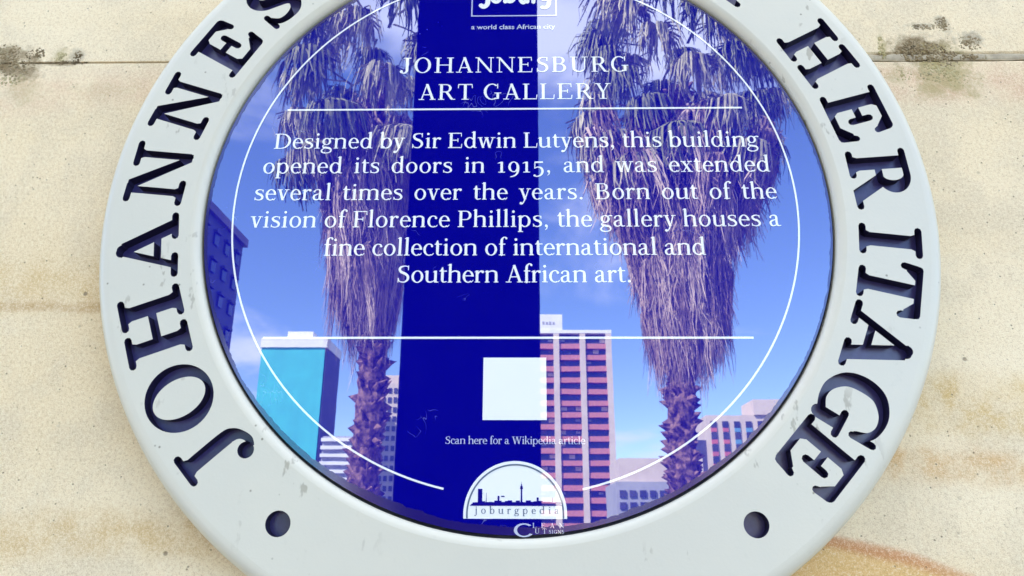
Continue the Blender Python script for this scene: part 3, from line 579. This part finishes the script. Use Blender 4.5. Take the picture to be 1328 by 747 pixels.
def dead_mesh(seed, mat):
    r = random.Random(seed); v = []; f = []
    strip(v, f, [Vector((0, 0, 0)), Vector((.45, 0, .08)), Vector((.85, 0, -.08)), Vector((1, 0, -.35))], Vector((0, 1, 0)), .06, .03)
    cl = [(r.uniform(-.22, .22), r.uniform(.55, 1.0)) for _ in range(4)]
    for i in range(56):
        c0, lk_ = cl[i % 4]; y = c0+r.gauss(0, .055); L_ = r.uniform(.75, 1.75)*lk_; x0 = 1+r.uniform(-.14, .08); w1, w2 = r.uniform(-.06, .06), r.uniform(-.06, .06)
        p = [Vector((1, y*.25, -.32)), Vector((x0+.05, y*.75, -.48)), Vector((x0+.03, y+w1, -.48-L_*.33)), Vector((x0-.02, y+w2, -.48-L_*.66)), Vector((x0+r.uniform(-.14, .10), y*1.1+w1+r.uniform(-.07, .07), -.48-L_))]
        a = r.uniform(0, 3.14); strip(v, f, p, Vector((math.cos(a)*.6, math.sin(a), 0)).normalized(), r.uniform(.02, .05), .006)
    return mesh('dead_frond', v, f, mat)
def green_mesh(seed, mat):
    r = random.Random(seed); v = []; f = []
    strip(v, f, [Vector((0, 0, 0)), Vector((.5, 0, .05)), Vector((.95, 0, 0))], Vector((0, 1, 0)), .06, .03)
    for i in range(96):                            # a mop: segments arch out all round the petiole's end and hang
        a = r.uniform(-2.9, 2.9); o_ = r.uniform(.12, .52); dr = r.uniform(.18, .70)*(1.15-o_*.5); d = Vector((math.cos(a), math.sin(a), 0)); c = Vector((.95, 0, 0)); lift = .20*(1-o_)
        p = [c, c+d*o_*.6+Vector((0, 0, lift)), c+d*o_+Vector((0, 0, lift-.10)), c+d*(o_*1.15)+Vector((0, 0, -.05-dr*.5)), c+d*(o_*1.12)+Vector((r.uniform(-.08, .08), r.uniform(-.08, .08), -.05-dr))]
        s_ = d.cross(Vector((0, 0, 1))).normalized(); s_ += Vector((r.uniform(-.4, .4), r.uniform(-.4, .4), r.uniform(-.3, .3))); strip(v, f, p, s_.normalized(), r.uniform(.05, .095), .012)
    return mesh('green_frond', v, f, mat)
DEADM = [dead_mesh(20+i, M_thatch[i % 3]) for i in range(6)]; GREENM = [green_mesh(40+i, M_frond[i % 2]) for i in range(4)]
def trunk_mesh(cl, top, r0, seed):
    r = random.Random(seed); v = []; f = []; n = 20; H_n = int(top/.16)
    for j in range(H_n+1):
        z = top*j/H_n; cx_, cy_ = cl(z); fl = 1+.35*math.exp(-z*1.4)
        for k in range(n):
            a = 6.283*k/n; b = 1+.16*noise.noise(Vector((k*.9, j*.8, seed)))+.10*math.sin(j*2.1+k*1.3); v.append((cx_+r0*fl*b*math.cos(a), cy_+r0*fl*b*math.sin(a), z))
    for j in range(H_n):
        for k in range(n): f.append((j*n+k, j*n+(k+1) % n, (j+1)*n+(k+1) % n, (j+1)*n+k))
    for i in range(int(top*42)):                   # stubs of old leaf bases
        z = r.uniform(0, top); a = r.uniform(0, 6.283); cx_, cy_ = cl(z); d = Vector((math.cos(a), math.sin(a), 0)); t = Vector((-d.y, d.x, 0)); p = Vector((cx_, cy_, z))+d*r0*.85
        w_ = r.uniform(.06, .12); o = len(v); tip = p+d*r.uniform(.10, .26)+Vector((0, 0, r.uniform(.02, .22)))
        v += [tuple(p-t*w_), tuple(p+t*w_), tuple(p+Vector((0, 0, .16))), tuple(tip), tuple(p-Vector((0, 0, .10)))]; f += [(o, o+1, o+3), (o+1, o+2, o+3), (o+2, o, o+3), (o+4, o+1, o+3), (o, o+4, o+3)]
    return mesh('trunk', v, f, M_bark)
def interp(tab, z):
    for (z0, r0), (z1, r1) in zip(tab[:-1], tab[1:]):
        if z <= z1: return r0+(r1-r0)*max(0, (z-z0))/(z1-z0)
    return tab[-1][1]
def palm(label, x, y, x_lean, top, prof, ndead, ngreen, seed, r0=.27, reach=.75):
    r = random.Random(seed); root = thing('palm_tree', label, 'palm', (x, y, -.02), 'palms standing on the lawn facing the wall')
    cl = lambda z: (x_lean*(z/top)**1.2*1.0+.06*math.sin(z*.9+seed), .05*math.sin(z*.7))
    obj('trunk', trunk_mesh(cl, top, r0, seed), root)
    z_lo = prof[0][0]
    for i in range(ndead):
        z = z_lo+1.3+(top-.8-z_lo-1.3)*((i+r.random())/ndead); a = 2.39996*i+r.uniform(-.35, .35); R_ = interp(prof, z-1.0)*r.uniform(.72, 1.08); cx_, cy_ = cl(z)
        o = obj('dead_frond', DEADM[i % 6], root, (cx_, cy_, z), (r.uniform(-.12, .12), r.uniform(-.05, .2), a), (R_, .75+.35*R_, r.uniform(.8, 1.15)))
    for i in range(ngreen):
        a = 2.39996*i; e = math.radians(-68+132*((i+.5)/ngreen)); cx_, cy_ = cl(top)
        o = obj('green_frond', GREENM[i % 4], root, (cx_, cy_, top-.45+.5*i/ngreen), (0, 0, 0), (1.0, 1.0, 1.0)); k = r.uniform(1.0, 1.45); o.scale = (k, k, k)
        # the petiole keeps the mop hanging plumb: lift the whole frond instead of tilting it
        rr = 1.15*math.cos(e); o.location = (cx_+rr*reach*math.cos(a), cy_+rr*reach*math.sin(a), top-.1+2.3*math.sin(e)); o.rotation_euler = (0, -e*.25, a)
    return root
palm('shaggy fan palm with a long narrow brown skirt, left of the dark column', -2.93, -14, -.50, 11.6, [(5.5, .46), (6.4, .68), (7.8, .88), (9.5, 1.2), (11, 1.5)], 230, 34, 3, .27, .62)
palm('shaggy fan palm with a wide brown skirt, right of the dark column', 3.2, -15, .55, 11.9, [(5.0, .48), (5.7, .82), (7.2, 1.08), (8.2, 1.4), (9.2, 2.0), (11, 2.1)], 270, 48, 8, .28, .76)
# office towers and flats beyond the park
def facade_mat(name, a, b, sc_=.5, rough=.7, spec=.4): return varied(name, a, b, sc_, rough, spec)
M_cream = facade_mat('cream_render', (.58, .49, .39), (.52, .43, .34)); M_white_r = facade_mat('white_render', (.72, .72, .72), (.66, .66, .66)); M_terr = facade_mat('terracotta_panel', (.50, .20, .16), (.42, .155, .12), 2)
M_teal = facade_mat('teal_glazing', (.07, .47, .48), (.065, .41, .43), .2, .3, .5); M_dkglass = facade_mat('dark_glass', (.03, .03, .045), (.06, .055, .07), .4, .25, .5); M_navyc = facade_mat('slate_and_side_shade', (.05, .05, .075), (.07, .07, .09)); M_brownc = facade_mat('brown_concrete', (.16, .13, .13), (.12, .10, .11)); M_grey = facade_mat('grey_concrete', (.34, .34, .34), (.28, .28, .29)); M_redp = facade_mat('red_panel', (.48, .13, .11), (.40, .12, .12), 1); M_bluep = facade_mat('blue_panel', (.12, .28, .40), (.10, .24, .36), 1)
def wmesh(name, w_, d, h, mat): v = []; f = []; boxv(-w_/2, w_/2, -d/2, d/2, -h/2, h/2, v, f); return mesh(name, v, f, mat)
def bpart(name, m, parent, x, y, z, rot=0): return obj(name, m, parent, (x, y, z), (0, 0, rot))
# tower with terracotta bands
B1 = thing('office_tower', 'tall office tower with terracotta bands between pale piers and a white rooftop sign box', 'tower', (6.2, -190, -.02))
X0, X1, RZ, FH = -12.2, 16.8, 52.2, 3.04
box('core', X0, X1, -16, -.9, 0, RZ, M_brownc, B1)
wm_ = wmesh('window', 5.9, .3, FH*.50, M_dkglass); sm_ = wmesh('spandrel_panel', 6.05, 1.3, FH*.44, M_terr)
rb = random.Random(2); bl_ = [wmesh('blind', 1.5, .06, 1.0, M_cream), wmesh('blind', 1.2, .06, .6, M_grey), wmesh('blind', 1.7, .06, .8, M_brownc)]
piers = [X1-.5-6.95*i for i in range(5)]
for i in range(5):
    box('pier', piers[i]-.75, piers[i]+.75, -.9, .9, 0, RZ+.3, M_cream, B1)
for i in range(4):
    cx_ = (piers[i]+piers[i+1])/2
    for j in range(17):
        z = RZ-.9-FH*(j+.25); bpart('window', wm_, B1, cx_, -.75, z)
        for q in range(3):
            if rb.random() < .34: bpart('blind', bl_[rb.randrange(3)], B1, cx_-2+2*q+rb.uniform(-.3, .3), -.56, z+.22)
        bpart('spandrel_panel', sm_, B1, cx_, -.2, z-FH*.5)
box('parapet', X0-.3, X1+.3, -16.3, .95, RZ+.3, RZ+1.2, M_white_r, B1)
sg = box('sign_box', -2.2, 4.1, -6, .6, RZ+1.2, RZ+5.6, M_white_r, B1)
v = []; f = []
for i, (a, b) in enumerate(((-1.0, 1.2), (.1, 1.0), (1.1, 1.2), (2.2, 1.0))): boxv(.1+a*.85-.5, .1+a*.85+.05, .6, .68, RZ+2.8, RZ+2.8+b*.7, v, f)
obj('sign_marks', mesh('sign_marks', v, f, M_grey), sg)
# teal slab
B2 = thing('glass_tower', 'slab tower of smooth teal glass with a white parapet and a side wall coloured dark as shade', 'tower', (-45.6, -140, -.02))
box('slab', -6.3, 6.3, -11, 0, 0, 36.4, M_teal, B2); box('shaded_side', 6.3, 6.6, -11, -.2, 0, 36.4, M_navyc, B2); box('parapet', -6.5, 6.75, -11.2, .3, 36.4, 38.3, M_white_r, B2); box('plant_room', -1.9, 3.2, -8, -1.5, 38.3, 40.1, M_white_r, B2)  # thin navy plate paints in the shade on the slab's right side
ml = wmesh('mullion', .05, .05, 36.2, M_teal)
for i in range(1, 9): bpart('mullion', ml, B2, -6.3+1.4*i, -.01, 18.2)
# dark tower on the left
B3 = thing('dark_tower', 'tall dark concrete tower with rows of small deep windows at the far left', 'tower', (-25.1, -60, -.02))
box('block', -14, 0, 0, 34, 0, 25.9, M_navyc, B3); box('coping', -14.2, .35, -.3, 34.2, 25.9, 26.6, M_brownc, B3)
wm_ = wmesh('window', .2, .8, .9, M_dkglass); hd_ = wmesh('hood', .35, 1.0, .22, M_navyc)
for i in range(15):
    for j in range(9): bpart('window', wm_, B3, .06, 1.2+2.2*i, 24.2-2.3*j); bpart('hood', hd_, B3, .15, 1.2+2.2*i, 24.85-2.3*j)
# low louvred block, pale flats tower, low office, apartments
B4 = thing('louvred_block', 'low grey block striped with white horizontal louvres beside the teal tower', 'building', (-30.4, -120, -.02))
box('block', -2.4, 2.4, -8, 0, 0, 16.6, M_grey, B4); lm = wmesh('louvre', 5.0, .7, .55, M_white_r)
for j in range(12): bpart('louvre', lm, B4, 0, .35, 16.0-1.25*j)
B5 = thing('flats_tower', 'pale narrow tower of flats with a fine grid of windows beside the dark column', 'tower', (-27.2, -160, -.02))
box('block', -4.6, 6, -10, 0, 0, 33.2, M_cream, B5); box('penthouse', -4.0, 6, -9, -1, 33.2, 35.2, M_cream, B5); wm_ = wmesh('window', .75, .3, 1.1, M_dkglass)
for i in range(5):
    for j in range(13): bpart('window', wm_, B5, -3.7+1.25*i, .05, 31.6-2.1*j)
B6 = thing('low_office', 'low office block with a blank cream top floor over rows of windows', 'building', (14.6, -90, -.02))
box('block', -3.6, 7, -12, 0, 0, 7.6, M_grey, B6); box('top_storey', -3.1, 7, -11, -.6, 7.6, 10.4, M_cream, B6); wm_ = wmesh('window', .75, .3, .75, M_dkglass)
for i in range(8):
    for j in range(4): bpart('window', wm_, B6, -2.9+1.2*i, .05, 6.2-1.35*j)
B7 = thing('apartment_block', 'cream apartment block with red and blue panels between its windows', 'building', (32.4, -110, -.02))
box('block', -5.2, 13, -12, 0, 0, 18.6, M_cream, B7); box('stair_tower', 1.9, 6.3, -6, .4, 18.6, 20.9, M_cream, B7); box('side_wing', -6.9, -5.2, -10, -1, 0, 15.0, M_navyc, B7)
wm_ = wmesh('window', .85, .3, .95, M_dkglass); rp = wmesh('panel', .85, .34, .62, M_redp); bp_ = wmesh('panel', .85, .34, .62, M_bluep)
for i in range(9):
    for j in range(9):
        z = 17.2-1.75*j; bpart('window', wm_, B7, -4.2+1.75*i, .05, z); bpart('panel', rp if i % 4 in (0, 1) else bp_, B7, -4.2+1.75*i, .05, z-.82)
# clipped hedge and shrubs closing the lawn
M_leaf = [varied('shrub_leaf_%s' % 'ab'[i], a, b, 3, .6, .3) for i, (a, b) in enumerate((((.035, .06, .02), (.06, .09, .03)), ((.05, .07, .03), (.09, .11, .05))))]
def shrub(x, y, rx, ry, h, seed, label):
    r = random.Random(seed); v = []; f = []; mi = []
    for i in range(900):
        a = r.uniform(0, 6.283); q = r.random()**.5; zz = r.random(); k = math.sqrt(max(0, 1-zz*zz)); k = max(k, .35)
        p = Vector((rx*q*k*math.cos(a), ry*q*k*math.sin(a), h*zz*(.8+.3*noise.noise(Vector((a*2, q*3, seed)))))); n = Vector((r.uniform(-1, 1), r.uniform(-1, 1), r.uniform(-.2, 1))).normalized(); t = n.orthogonal().normalized(); u = n.cross(t); s_ = r.uniform(.10, .24); o = len(v)
        v += [tuple(p+t*s_), tuple(p+u*s_*.5), tuple(p-t*s_), tuple(p-u*s_*.5)]; f.append((o, o+1, o+2, o+3)); mi.append(i % 2)
    root = thing('shrub', label, 'shrub', (x, y, -.02), 'shrubs along the far edge of the lawn'); obj('foliage', mesh('foliage', v, f, M_leaf, False, mi), root)
    v = []; f = []; boxv(-.06, .06, -.06, .06, 0, h*.5, v, f); boxv(-.2, -.12, -.05, .05, 0, h*.45, v, f); boxv(.12, .2, -.05, .05, 0, h*.45, v, f); obj('stems', mesh('stems', v, f, M_bark), root)
for i, (x, h, rx) in enumerate(((-13.5, 5.2, 2.4), (-10.8, 3.9, 2.2), (-8.2, 3.1, 2.0), (-5.8, 2.3, 1.9), (-3.2, 1.8, 1.9), (-.4, 1.7, 2.0), (2.6, 1.75, 2.1), (5.2, 2.2, 1.8), (7.6, 2.9, 1.9), (10.2, 3.5, 2.1), (13.0, 4.6, 2.4))):
    shrub(x, -40+(i % 3)*.5, rx, 1.6, h, 60+i, 'dark green shrub at the far edge of the lawn, %s' % ('the leftmost and tallest', 'second from the left', 'third from the left', 'fourth from the left', 'left of the lowest one', 'the lowest, behind the dark column', 'right of the dark column', 'fourth from the right', 'third from the right', 'second from the right', 'the rightmost')[i])
